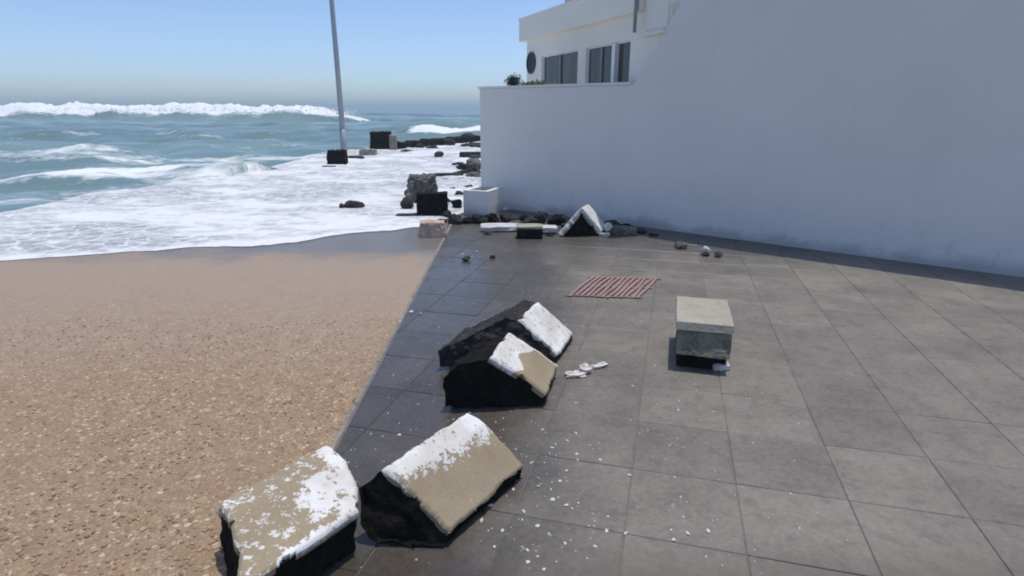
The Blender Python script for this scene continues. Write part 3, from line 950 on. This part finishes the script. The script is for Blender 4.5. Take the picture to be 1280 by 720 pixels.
def coping_block(label, pts, axis, skins, paint, seed, cell=0.017, amp=0.015, name="coping_block", thick=0.022, core=None):
    """length of wall coping torn off: dark rubble core, plaster coat on the faces in skins.
       pts = end section (world), axis = vector to the other end, skins = list of index paths,
       paint(u, v, total) -> 0..1 whitewash left, u metres across the path, v 0..1 along the axis"""
    pts = [Vector(p) for p in pts]; axis = Vector(axis)
    ctr = sum(pts, Vector()) / len(pts) + axis / 2
    base = Vector((ctr.x, ctr.y, 0))
    root = empty(name, base)
    tag(root, label, "block")
    # core
    bm = bmesh.new()
    A = [bm.verts.new(p) for p in pts]; B = [bm.verts.new(p + axis) for p in pts]
    bm.faces.new(A); bm.faces.new(B[::-1])
    for i in range(len(pts)):
        j = (i + 1) % len(pts)
        bm.faces.new((A[j], A[i], B[i], B[j]))
    bmesh.ops.recalc_face_normals(bm, faces=bm.faces)
    dense(bm, cell)
    bm.normal_update()
    nrm = [v.normal.copy() for v in bm.verts]
    for v, n in zip(bm.verts, nrm):
        d = fbm(v.co, 6, 2, seed) * 1.1 + 1.6 * (0.45 - noise.voronoi(v.co * 15 + Vector((seed, 0, 0)))[0][0])
        on_skin = False
        v.co += n * (d * amp - amp * 0.75)
        if v.co.z < 0.002: v.co.z = 0.002
    build("rubble_core", bm, core or M['rubble'], root)
    # plaster coats
    for si, path in enumerate(skins):
        P = [pts[i] for i in path]
        seglen = [(b - a).length for a, b in zip(P, P[1:])]
        total = sum(seglen)
        nu = max(6, int(total / 0.008)); nv = max(6, int(axis.length / 0.008))
        # section normals, outward from centroid
        bm = bmesh.new()
        lay = bm.verts.layers.float.new("paint")
        grid = {}
        cen = sum(pts, Vector()) / len(pts)
        axn = axis.normalized()
        for iu in range(nu + 1):
            u = total * iu / nu
            k = 0; uu = u
            while k < len(seglen) - 1 and uu > seglen[k]: uu -= seglen[k]; k += 1
            p = P[k] + (P[k + 1] - P[k]) * min(1, uu / seglen[k])
            def segn(i):
                n = (P[i + 1] - P[i]).cross(axn).normalized()
                return n if n.dot((P[i] + P[i + 1]) / 2 - cen) > 0 else -n
            n = segn(k)
            f = uu / seglen[k]
            if f > .5 and k + 1 < len(seglen): n = n.lerp(segn(k + 1), (f - .5))
            elif f < .5 and k > 0: n = n.lerp(segn(k - 1), (.5 - f))
            n.normalize()
            for iv in range(nv + 1):
                v = iv / nv
                j0 = 0.022 * fbm((u * 1.0, 0, si), 13, 4, seed + 5); j1 = 0.022 * fbm((u, 5, si), 13, 4, seed + 6)
                q_ = p + axis * (v + (j0 * (1 - v) + j1 * v) / axis.length)
                tu = 0.016 * fbm((v * axis.length, 9, si), 13, 4, seed + 7) * (1 - iu / nu) - 0.016 * fbm((v * axis.length, 4, si), 13, 4, seed + 8) * (iu / nu)
                q_ = q_ + (P[k + 1] - P[k]).normalized() * tu
                e = min(iu, nu - iu) / nu * total
                e2 = min(v, 1 - v) * axis.length
                rnd_edge = 0.012 * (1 - min(1, min(e, e2) / 0.02)) ** 2
                q_ = q_ + n * (thick * .55 - rnd_edge + 0.004 * fbm(q_, 6, 3, seed + 2))
                vert = bm.verts.new(q_)
                vert[lay] = paint(u, v, total)
                grid[iu, iv] = (vert, q_ - n * thick * 1.3)
        inner = {}
        for key, (vert, qi) in grid.items():
            w = bm.verts.new(qi); w[lay] = 0.0; inner[key] = w
        keep = set()
        for iu in range(nu):
            for iv in range(nv):
                e = min(iu, nu - 1 - iu) / nu * total
                e2 = min(iv, nv - 1 - iv) / nv * axis.length
                c_ = grid[iu, iv][0].co
                bite = fbm(c_, 11, 3, seed + 9) * 0.07
                if min(e, e2) < bite - 0.012: continue
                keep.add((iu, iv))
        used = set()
        for iu, iv in keep:
            ks = [(iu, iv), (iu + 1, iv), (iu + 1, iv + 1), (iu, iv + 1)]
            bm.faces.new([grid[k_][0] for k_ in ks])
            bm.faces.new([inner[k_] for k_ in ks][::-1])
            for (a, b, nb) in ((ks[0], ks[1], (iu, iv - 1)), (ks[1], ks[2], (iu + 1, iv)), (ks[2], ks[3], (iu, iv + 1)), (ks[3], ks[0], (iu - 1, iv))):
                if nb not in keep:
                    bm.faces.new((grid[b][0], grid[a][0], inner[a], inner[b]))
        loose = [v for v in bm.verts if not v.link_faces]
        bmesh.ops.delete(bm, geom=loose, context='VERTS')
        build("plaster_coat", bm, M['plaster'], root, smooth=False)
    return root


def axv(azd, L, dz=0.0):
    return Vector((math.sin(math.radians(azd)) * L, math.cos(math.radians(azd)) * L, dz))


# foreground block, white along its ridge, tan below
coping_block("tan coping block in the foreground with a white flaking ridge and black broken end",
             [(-.266, 1.904, 0), (-.25, 1.921, .061), (-.44, 1.989, .245), (-.52, 2.008, .29), (-.623, 1.993, .213), (-.607, 1.952, .084), (-.536, 1.921, 0)],
             axv(34, 0.555), [[3, 2, 1]],
             lambda u, v, T: 1.05 - max(0, u - 0.025 - 0.05 * v) / 0.085 * 0.62 if u < .3 else 0.0, 1)
# block cut by the left of the photograph, lying plaster side up
coping_block("tan coping block with white patches lying face up on the edge of the tan paving",
             [(-.60, 1.90, 0), (-.585, 1.89, .185), (-.615, 2.01, .205), (-.70, 2.15, .24), (-.80, 2.27, .235), (-.84, 2.32, .17), (-.86, 2.33, .02)],
             Vector((-0.58, -0.81, 0.0)).normalized() * 0.50, [[1, 2, 3, 4, 5]],
             lambda u, v, T: 0.33 + 0.85 * max(0, 1 - v / .17) + 0.6 * max(0, 1 - (T - u) / .06) + 0.55 * max(0, 1 - u / .06) * (v < .7) + 0.75 * max(0, 1 - math.hypot((u - .20) / .13, (v - .30) / .26)), 12)
# middle pair: front block
coping_block("tan and white coping block with big black end, front one of the centre pair",
             [(.186, 3.066, .007), (.194, 3.067, .074), (.046, 3.054, .196), (-.126, 3.039, .316), (-.313, 3.023, .284), (-.396, 3.016, .2), (-.388, 3.016, .02), (-.207, 3.032, 0)],
             axv(14, 0.41), [[3, 2, 1]],
             lambda u, v, T: 1.2 if u < .165 + .03 * math.sin(v * 9) else (1.2 if v > .93 else 0.0), 3)
# middle pair: rear block
coping_block("white-faced coping block leaning behind the tan one, its long dark side towards the sea",
             [(.31, 3.679, .0), (.31, 3.689, .054), (.173, 3.704, .175), (.040, 3.719, .295), (-.045, 3.70, .325), (-.28, 3.62, .225), (-.49, 3.56, .145), (-.48, 3.55, .02)],
             axv(20, 0.42), [[3, 2, 1]],
             lambda u, v, T: 1.3 - 1.1 * max(0, 1 - math.hypot((u - .21) / .03, (v - .5) / .06)), 4, core=M['rock'])

# tent-shaped piece at the wall
tp = [(.640, 7.83, 0), (.655, 7.83, .045), (.933, 7.86, .370), (1.205, 7.90, .045), (1.215, 7.90, 0)]
coping_block("white tent-shaped coping piece standing at the foot of the terrace wall", tp, Vector((0.13, 0.30, 0)), [[1, 2, 3]], lambda u, v, T: 1.3, 5, cell=0.04, amp=0.03, thick=0.05)

# concrete block at the right
rb = empty("concrete_block", (1.26, 3.85, 0))
tag(rb, "squared tan concrete block with rough grey face standing alone on the right", "block")
ax_ = Vector((math.sin(math.radians(15)), math.cos(math.radians(15)), 0)); lat = Vector((ax_.y, -ax_.x, 0))
o0 = Vector((1.085, 3.60, 0))


def rough_hull(pts, cell, amp, seed):
    bm = bmesh.new()
    vs = [bm.verts.new(p) for p in pts]
    bmesh.ops.convex_hull(bm, input=vs)
    dense(bm, cell)
    bm.normal_update()
    ns = [v.normal.copy() for v in bm.verts]
    for v, n in zip(bm.verts, ns):
        v.co += n * amp * (fbm(v.co, 6, 3, seed) * 1.2 + fbm(v.co, 20, 2, seed + 2) * .7)
        v.co.z = max(v.co.z, 0.002)
    return bm


def loc(a, b, z): return o0 + lat * a + ax_ * b + Vector((0, 0, z))


WB = 0.335
build("grey_face", rough_hull([loc(0, -.03, .115), loc(WB, -.03, .115), loc(0, .02, .275), loc(WB, .02, .275), loc(0, .12, .10), loc(WB, .12, .10), loc(0, .12, .27), loc(WB, .12, .27)], .03, .012, 21), M['dirty_concrete'], rb)
build("top_slab", rough_hull([loc(-.012, .0, .275), loc(WB + .012, .0, .275), loc(-.01, .60, .265), loc(WB + .01, .60, .265), loc(-.012, .015, .325), loc(WB + .012, .015, .325), loc(-.01, .60, .32), loc(WB + .01, .60, .32)], .03, .005, 22), M['concrete'], rb)
build("rubble_core", rough_hull([loc(.01, .04, 0), loc(WB - .01, .04, 0), loc(.0, .125, .27), loc(WB, .125, .27), loc(.01, .035, .11), loc(WB - .01, .035, .11), loc(.01, .58, 0), loc(WB - .01, .58, 0), loc(.01, .58, .262), loc(WB - .01, .58, .262)], .03, .012, 23), M['rubble'], rb)

# ------------------------------------------------------------------ red grating on the paving
gr = empty("drain_grating", (0.97, 5.45, 0))
tag(gr, "faded red slatted grating lying flat on the grey paving", "grating")
g00, g10, g01, g11 = Vector((.47, 5.14, 0)), Vector((1.17, 5.06, 0)), Vector((.80, 5.84, 0)), Vector((1.54, 5.78, 0))


def gq(a, b, z):
    p = g00.lerp(g10, a).lerp(g01.lerp(g11, a), b)
    p.z = z
    return p


def strip_bm(fa, fb, z0, z1, n=10, warp=0):
    bm = bmesh.new()
    rows = []
    for k in range(n + 1):
        t_ = k / n
        (a0, b0), (a1, b1) = fa(t_), fb(t_)
        w = warp * math.sin(t_ * math.pi)
        rows.append([bm.verts.new(gq(a0, b0, z0)), bm.verts.new(gq(a1, b1, z0)), bm.verts.new(gq(a1, b1, z1 + w)), bm.verts.new(gq(a0, b0, z1 + w))])
    for r0, r1 in zip(rows, rows[1:]):
        for i in range(4): bm.faces.new((r0[i], r0[(i + 1) % 4], r1[(i + 1) % 4], r1[i]))
    bm.faces.new(rows[0]); bm.faces.new(rows[-1][::-1])
    return bm


NB = 13
rg = random.Random(3)
for k in range(NB):
    a0 = 0.03 + 0.94 * (k + 0.22) / NB; a1 = a0 + 0.94 / NB * 0.56
    ph = rg.uniform(0, 6); wv = rg.uniform(.004, .012)
    f0 = rg.uniform(.0, .06); f1 = 1 - rg.uniform(.0, .06)
    build("slat", strip_bm(lambda t: (a0 + wv * math.sin(t * 7 + ph), f0 + (f1 - f0) * t), lambda t: (a1 + wv * math.sin(t * 7 + ph), f0 + (f1 - f0) * t), 0.0108, 0.0145, 10, rg.uniform(0, .004)), M['redbar'], gr)
for b0, b1 in ((0.05, 0.075), (0.48, 0.505), (0.925, 0.95)):
    build("frame_bar", strip_bm(lambda t: (t, b0), lambda t: (t, b1), 0.0048, 0.0105), M['redbar'], gr)

# ------------------------------------------------------------------ things in the wash
def gp(px, py, z=0.0): return G(px, py, z)


c = gp(441, 263); rock("boulder", "dark low boulder awash alone in the foam on the left", "boulder", (c.x, c.y + .12, -.01), (.37, .30, .17), 31, M['rock'], 0.1)
c = gp(430, 264); rock("stone", "small dark stone at the seaward tip of the lone boulder in the foam", "stone", (c.x - .06, c.y + .12, 0), (.10, .10, .12), 32, M['rock'], sub=2)
c = gp(527, 258)
rock("boulder", "dark angular rock at the seaward foot of the big grey boulder", "boulder", (-1.80, 10.0, 0), (.26, .24, .24), 34, M['rock'])


def chunk(label, pts, seed, mat, cell=.05, amp=.025, name="stone_block", cat="block"):
    c = sum((Vector(p) for p in pts), Vector()) / len(pts)
    bm = rough_hull([Vector(p) for p in pts], cell, amp, seed)
    return tag(build(name, bm, mat, base=(c.x, c.y, 0)), label, cat)


def box_pts(c, L, W, Hh, rz, taper=0.92, z0=0.0):
    out = []
    ca, sa = math.cos(rz), math.sin(rz)
    for z, k in ((z0, 1.0), (z0 + Hh, taper)):
        for a, b in ((-1, -1), (1, -1), (1, 1), (-1, 1)):
            x, y = a * L / 2 * k, b * W / 2 * k
            out.append((c[0] + x * ca - y * sa, c[1] + x * sa + y * ca, z))
    return out


chunk("big blocky grey boulder with pale top behind the black slab of stone", box_pts((c.x - .03, c.y + .42), .56, .50, .50, 0.15, .80), 39, M['greyrock'], .045, .085, "boulder", "boulder")
chunk("squared black stone block in front of the big grey boulder", box_pts((-1.29, 9.50), .50, .28, .37, 0.12, .98), 35, M['rubble'], .04, .014)
slab("stone_slab", "thin dark slab lying at the foot of the squared black block", "slab", (-1.62, 9.36, 0), (.50, .20, .05), 36, M['rock'], 0.05)
c = gp(539, 297); chunk("pinkish stone half sunk at the front edge of the foam", box_pts((c.x, c.y + .16), .40, .30, .19, 0.08, .80), 37, M['pinkrock'], .04, .018, "pink_stone", "stone")
rd = random.Random(77)
# rubble between the black block and the planter
for k, (px, py, w, h, lab) in enumerate([
        (568, 281, .26, .13, "dark stone beside the pinkish stone, seaward of the white planter"),
        (585, 279, .28, .10, "flat dark stone in front of the white planter's seaward corner"),
        (600, 280, .22, .12, "dark lump in front of the white planter"),
        (570, 262, .16, .17, "pointed dark rock between the black block and the planter"),
        (558, 271, .20, .12, "dark rock touching the black block's landward side"),
        (615, 277, .25, .13, "dark rubble lump under the planter's landward face"),
        (632, 276, .22, .12, "dark rubble lump at the planter's landward corner"),
        (655, 277, .30, .10, "low dark rubble at the wall foot beyond the planter"),
        (675, 279, .24, .15, "dark rubble lump at the wall foot behind the pale slabs"),
        (694, 281, .20, .12, "dark rubble lump at the wall foot, seaward of the tent-shaped piece"),
        (764, 288, .24, .14, "dark rubble lump just landward of the tent-shaped piece"),
        (782, 290, .28, .09, "low dark rubble at the wall foot landward of the tent-shaped piece")]):
    c = gp(px, py)
    rock("rubble_stone", lab, "stone", (c.x, c.y + rd.uniform(-.05, .15), -.02), (w * rd.uniform(.95, 1.35), w * rd.uniform(.6, 1), h * rd.uniform(1.05, 1.4)), 100 + k, M['rubble' if k % 2 else 'rock'], rd.uniform(-.5, .5), group="dark stones washed to the foot of the wall", sub=3, rough=.22)
for k, (px, py, w, h, mk, lab) in enumerate([
        (512, 262, .20, .10, 'rock', "low dark stone at the seaward end of the thin slab under the black block"),
        (549, 279, .22, .07, 'rock', "thin dark stone between the black block and the pinkish stone"),
        (574, 246, .17, .13, 'rock', "dark stone in the foam straight behind the white planter's seaward side"),
        (586, 236, .20, .10, 'rock', "low dark stone in the foam just behind the white planter"),
        (566, 238, .13, .08, 'rock', "little dark stone in the foam between the grey boulder and the planter"),
        (592, 222, .42, .16, 'greyrock', "grey stone in the foam under the jumble by the wall's end"),
        (556, 226, .30, .07, 'rock', "flat dark stone in the foam landward of the grey boulder"),
        (643, 283, .20, .10, 'greyrock', "grey stone behind the long pale slab and the beige-topped block"),
        (625, 283, .18, .08, 'rock', "dark sliver of stone behind the long pale slab"),
        (710, 286, .18, .10, 'rock', "dark stone behind the tent-shaped piece's seaward foot"),
        (800, 292, .22, .07, 'rock', "thin dark stone landward of the grey-topped slab at the wall"),
        (818, 295, .14, .05, 'rock', "small dark stone in the strip of shade along the wall"),
        (688, 296, .12, .05, 'rock', "small dark stone at the seaward foot of the tent-shaped piece"),
        (610, 294, .12, .04, 'rock', "small dark stone before the long pale slab"),
        (583, 184, .5, .2, 'rock', "dark stone in the foam beside the far end of the low sea wall"),
        (508, 190, .5, .12, 'rock', "low dark stone in the foam close to the taller pier stump"),
        (551, 206, .3, .06, 'rock', "thin dark stone in the middle of the foam"),
        (582, 213, .55, .18, 'rock', "dark angular stone seaward of the jumble by the wall's end"),
        (571, 208, .34, .14, 'rock', "dark pointed stone at the back of the jumble by the wall's end"),
        (596, 199, .6, .16, 'rock', "long dark stone hard against the wall's end behind the jumble"),
        (575, 226, .40, .08, 'rock', "flat dark stone at the near side of the jumble by the wall's end"),
        (562, 182, .6, .34, 'rock', "upright dark stone on the low sea wall, short of its far end"),
        (524, 186, .5, .26, 'rock', "dark stone on the near end of the low sea wall"),
        (446, 199, .55, .14, 'rock', "low dark kerb stone between the two pier stumps"),
        (597, 186, .9, .3, 'rock', "dark stone where the low sea wall meets the terrace wall's edge"),
        (541, 186, .6, .16, 'rock', "dark stone on the landward side of the low sea wall, midway along it"),
        (546, 248, .20, .14, 'rock', "dark stone leaning on the landward side of the blocky grey boulder"),
        (509, 246, .16, .16, 'rock', "dark stone at the seaward side of the blocky grey boulder"),
        (560, 255, .16, .14, 'rock', "dark stone propped behind the pointed rock by the black block"),
        (664, 281, .26, .12, 'rock', "dark stone directly behind the beige-topped block"),
        (700, 279, .22, .16, 'rock', "dark stone half hidden behind the tent-shaped piece"),
        (745, 284, .20, .13, 'rock', "dark stone at the back of the tent-shaped piece's landward foot"),
        (640, 279, .24, .12, 'rock', "dark stone between the planter and the wall-foot rubble")]):
    c = gp(px, py)
    rock("rubble_stone", lab, "stone", (c.x, c.y + .05, -.015), (w * 1.15, w * rd.uniform(.55, .9), h), 300 + k, M[mk], rd.uniform(-.5, .5), sub=3, rough=.22)
# jumble on the foam
slab("stone_slab", "dark slab tilted up on the foam left of the wall's end", "slab", (-1.28, 15.75, 0.02), (.75, .28, .10), 41, M['rock'], 0.35, 0, -.25)
slab("stone_slab", "dark slab leaning the other way in the jumble left of the wall's end", "slab", (-1.12, 15.9, 0.10), (.70, .26, .09), 42, M['rock'], -.25, 0, .42)
rock("boulder", "grey boulder on top of the jumble left of the wall's end", "boulder", (-1.02, 16.0, 0.02), (.50, .40, .40), 43, M['greyrock'])
slab("stone_slab", "long low dark slab seaward of the jumble in the foam", "slab", (-1.62, 15.3, 0), (.75, .25, .09), 44, M['rock'], .08)
rock("stone", "dark stone out in the foam, level with the wall's end", "stone", (-2.62, 21.6, 0), (.36, .32, .23), 45, M['rock'])
slab("stone_slab", "flat dark slab in the foam right beside the wall's end", "slab", (-1.50, 21.6, 0), (.80, .40, .20), 46, M['rock'], .05)
slab("stone_slab", "thin dark slab barely showing in the foam below the low wall", "slab", (-5.45, 17.8, 0), (.42, .2, .05), 49, M['rock'], .05)
# remains of the sea wall
pier = chunk("squat dark pier stump at the foot of the lamp post", box_pts((-5.45, 18.75), .56, .55, .44, .12, .93), 47, M['rubble'], .05, .06, "pier_stump", "pier")
pier2 = chunk("tall dark pier stump standing on the broken sea wall", box_pts((-5.60, 25.9), .86, .8, .74, .1, .95), 48, M['rubble'], .06, .07, "pier_stump", "pier")
chunk("pale cap stone leaning on the landward side of the taller pier stump", box_pts((-5.02, 25.6), .30, .5, .62, .1, .9), 50, M['grey_concrete'], .1, .03, "cap_stone", "stone")
chunk("pale grey slab lying before the taller pier stump", box_pts((-5.35, 22.4), .62, .45, .24, .05, .9), 51, M['grey_concrete'], .1, .03, "pale_slab", "slab")
sw = bmesh.new()
path = [Vector((-5.0, 25.7, 0)), Vector((-4.3, 27.4, 0)), Vector((-3.4, 29.4, 0)), Vector((-2.4, 31.4, 0)), Vector((-1.4, 33.2, 0))]
secs = []
NS = 60
for i in range(NS + 1):
    t_ = i / NS * (len(path) - 1); k = min(len(path) - 2, int(t_)); p = path[k].lerp(path[k + 1], t_ - k)
    h = .31 + .14 * fbm((t_ * 2, 0, 0), 2.2, 3, 4)
    w = .25
    n = Vector((.88, -.46, 0))
    j = lambda s: .05 * fbm((t_ * 3, s, 0), 3, 2, 8)
    secs.append([sw.verts.new(p + n * (a * w + j(a + z)) + Vector((0, 0, max(-.05, h * z)))) for a, z in ((-1, -.2), (-1, .9), (-.6, 1.05), (.6, 1.0), (1, .85), (1, -.2))])
for a, b in zip(secs, secs[1:]):
    for i in range(5): sw.faces.new((a[i], a[i + 1], b[i + 1], b[i]))
sw.faces.new(secs[0]); sw.faces.new(secs[-1][::-1])
tag(build("sea_wall", sw, M['rubble'], base=(-3.4, 29.4, 0)), "low broken dark sea wall running off behind the foam", "wall")
rock("boulder", "dark boulder perched on the far end of the broken sea wall", "boulder", (-2.35, 31.8, .12), (.95, .6, .38), 52, M['rock'])

# ------------------------------------------------------------------ lamp post
lp = empty("lamp_post", (-6.85, 24.6, 0))
tag(lp, "tall slender grey lamp post rising out of the foam", "lamp post")
bm = bmesh.new()
add_tube(bm, [(-6.85, 24.6, -.3), (-6.85, 24.6, .9)], [.13, .12], 14)
build("sleeve", bm, M['pole'], lp, smooth=True)
bm = bmesh.new()
add_tube(bm, [(-6.85, 24.6, .9), (-6.86, 24.6, 4.5), (-6.88, 24.6, 9.5)], [.105, .095, .07], 14)
build("shaft", bm, M['pole'], lp, smooth=True)
bm = bmesh.new()
add_tube(bm, [(-6.88, 24.6, 9.5), (-6.7, 24.6, 9.9), (-6.0, 24.6, 10.0)], [.06, .05, .04], 10)
build("arm", bm, M['pole'], lp, smooth=True)
bm = bmesh.new()
add_box(bm, (-6.05, 24.48, 9.95), (.6, 0, 0), (0, .24, 0), (0, 0, .1))
build("lamp_head", bm, M['metal'], lp)

# ------------------------------------------------------------------ debris along the wall foot
slab("pale_slab", "long pale slab flat on the paving in front of the planter", "slab", (-.17, 8.30, 0.01), (.60, .34, .065), 61, M['whiteslab'], .03)
slab("pale_slab", "pale slab propped between the dark-fronted block and the tent-shaped piece", "slab", (.44, 8.12, 0.02), (.40, .26, .07), 63, M['whiteslab'], -.05)
chunk("low block with a dark front and beige top before the pale slabs at the wall", box_pts((.235, 7.80), .34, .24, .13, -.02, .95), 62, M['rubble'], .04, .014, "capped_block", "block")
ob = bpy.data.objects["capped_block"]
bm = slab_bm(Vector((.235, 7.83, .128)), (.38, .27, .035), 64)
build("cap", bm, M['concrete'], ob)
slab("dark_slab", "dark flat slab with a grey top just landward of the tent-shaped piece", "slab", (1.52, 8.02, 0.0), (.42, .26, .10), 65, M['greyrock'], -.2)
rock("plaster_lump", "white plaster lump beside the landward foot of the tent-shaped piece", "lump", (1.33, 8.0, .04), (.13, .12, .13), 66, M['chip'], sub=2)
slab("plaster_shard", "white sliver poking out under the tent-shaped piece", "shard", (1.26, 7.90, 0.0), (.16, .10, .04), 67, M['whiteslab'], -.1)
rock("stone", "dark flat-topped stone lying clear of the wall on the right", "stone", (2.11, 7.17, 0), (.20, .17, .085), 71, M['greyrock'], .2)
rock("stone", "white-topped stone, seaward of the last two by the wall on the right", "stone", (2.30, 6.80, 0), (.12, .12, .11), 72, M['chip'], .4, sub=2)
rock("stone", "greyish stone furthest right along the wall foot", "stone", (2.42, 6.70, 0), (.11, .10, .085), 73, M['greyrock'], 1.0, sub=2)
rock("stone", "dark half of stone under the white-topped one on the right", "stone", (2.285, 6.74, 0), (.10, .08, .05), 74, M['rock'], 1.0, sub=2)
rock("stone", "small black stone with white bits beside it on the wet paving", "stone", (-.52, 6.53, 0), (.12, .10, .05), 75, M['rock'], .5, sub=2)
rock("stone", "tiny black stone alone on the paving, landward of the one with white bits", "stone", (-.23, 6.65, 0), (.085, .07, .035), 76, M['rock'], .9, sub=2)

# scraps
slab("plaster_shard", "flat pinkish white plaster shard landward of the centre blocks", "shard", (.41, 3.48, 0.004), (.13, .065, .018), 81, M['pinkchip'], .05)
slab("plaster_shard", "white plaster shard propped on the flat pinkish one", "shard", (.475, 3.53, 0.014), (.07, .06, .03), 82, M['chip'], .7, .3)
slab("plaster_shard", "thin curled white plaster flake furthest from the centre blocks", "shard", (.585, 3.62, 0.004), (.12, .045, .014), 83, M['chip'], .5)
slab("plaster_shard", "white plaster shard at the foot of the squared concrete block", "shard", (1.385, 3.58, 0.003), (.11, .07, .04), 84, M['chip'], .2)

# white chips on the paving
CHIPS = [(708, 589), (700, 602), (673, 608), (691, 625), (708, 632), (715, 636), (672, 658), (707, 680), (672, 696), (680, 712), (660, 703), (618, 684), (628, 664), (602, 651),
         (613, 632), (642, 612), (664, 579), (659, 688), (750, 575), (787, 594), (723, 629), (760, 646), (758, 664), (744, 683), (839, 663), (859, 667), (885, 664), (706, 679), (842, 675),
         (782, 667), (709, 551), (720, 542), (721, 568), (720, 504), (499, 544), (485, 517), (526, 392), (500, 402), (514, 390), (590, 322), (578, 318), (596, 315), (655, 640), (690, 560)]
rc = random.Random(21)
chip_protos = []
for k in range(6):
    bm = rock_bm(Vector((0, 0, 0)), (1.0, rc.uniform(.55, .9), rc.uniform(.35, .6)), 200 + k, 6, 1, .15)
    me_o = build("plaster_chip", bm, M['chip'])
    chip_protos.append(me_o)
for k, (px, py) in enumerate(CHIPS):
    o = chip_protos[k] if k < 6 else rc.choice(chip_protos).copy()
    if k >= 6: C.objects.link(o)
    c = gp(px, py)
    o.location = (c.x, c.y, 0.0)
    s = rc.uniform(.014, .026) * (1.0 if c.y < 4 else 1.9)
    o.scale = (s, s, s * .6)
    o.rotation_euler = (0, 0, rc.uniform(0, 6))
    tag(o, "small white plaster chip scattered on the grey paving", "chip", "white plaster chips scattered on the paving")
# grit too small to count
bm = bmesh.new()
for k in range(950):
    if rc.random() < .55: x, y = rc.gauss(.2, .55), rc.gauss(2.3, .6)
    else: x, y = rc.uniform(-.85, 1.6), rc.uniform(1.6, 5.5)
    if x < EDGE_X + .03 or y < 1.5 or fbm((x, y, 0), 2.6, 2, 3) < rc.uniform(-.25, .22): continue
    s = rc.uniform(.0015, .0045) * (1 + rc.random() ** 6)
    m = Matrix.Translation((x, y, s * .4)) @ Matrix.Rotation(rc.uniform(0, 6), 4, 'Z') @ Matrix.Diagonal((s * rc.uniform(.8, 1.8), s, s * .7, 1))
    bmesh.ops.create_cone(bm, segments=5, radius1=1, radius2=.55, depth=1.4, cap_ends=True, matrix=m)
tag(build("plaster_grit", bm, M['chip']), "fine white plaster grit strewn over the grey paving", "grit", kind='stuff')

# ------------------------------------------------------------------ salt haze over the sea
bm = bmesh.new()
add_box(bm, (-21000, -100, -3.2), (42000, 0, 0), (0, 15000, 0), (0, 0, 15.4))
hz = build("haze", bm, None)
hm = bpy.data.materials.new("salt_haze"); hm.use_nodes = True
hn = hm.node_tree; hn.nodes.clear()
ho = hn.nodes.new("ShaderNodeOutputMaterial"); hv = hn.nodes.new("ShaderNodeVolumePrincipled")
hv.inputs["Color"].default_value = (0.72, 0.90, 0.98, 1)
hv.inputs["Density"].default_value = 0.0016
hv.inputs["Anisotropy"].default_value = 0.0
hn.links.new(hv.outputs[0], ho.inputs["Volume"])
hz.data.materials.append(hm)
tag(hz, "thin salt haze lying over the sea and promenade", "haze", kind='stuff')
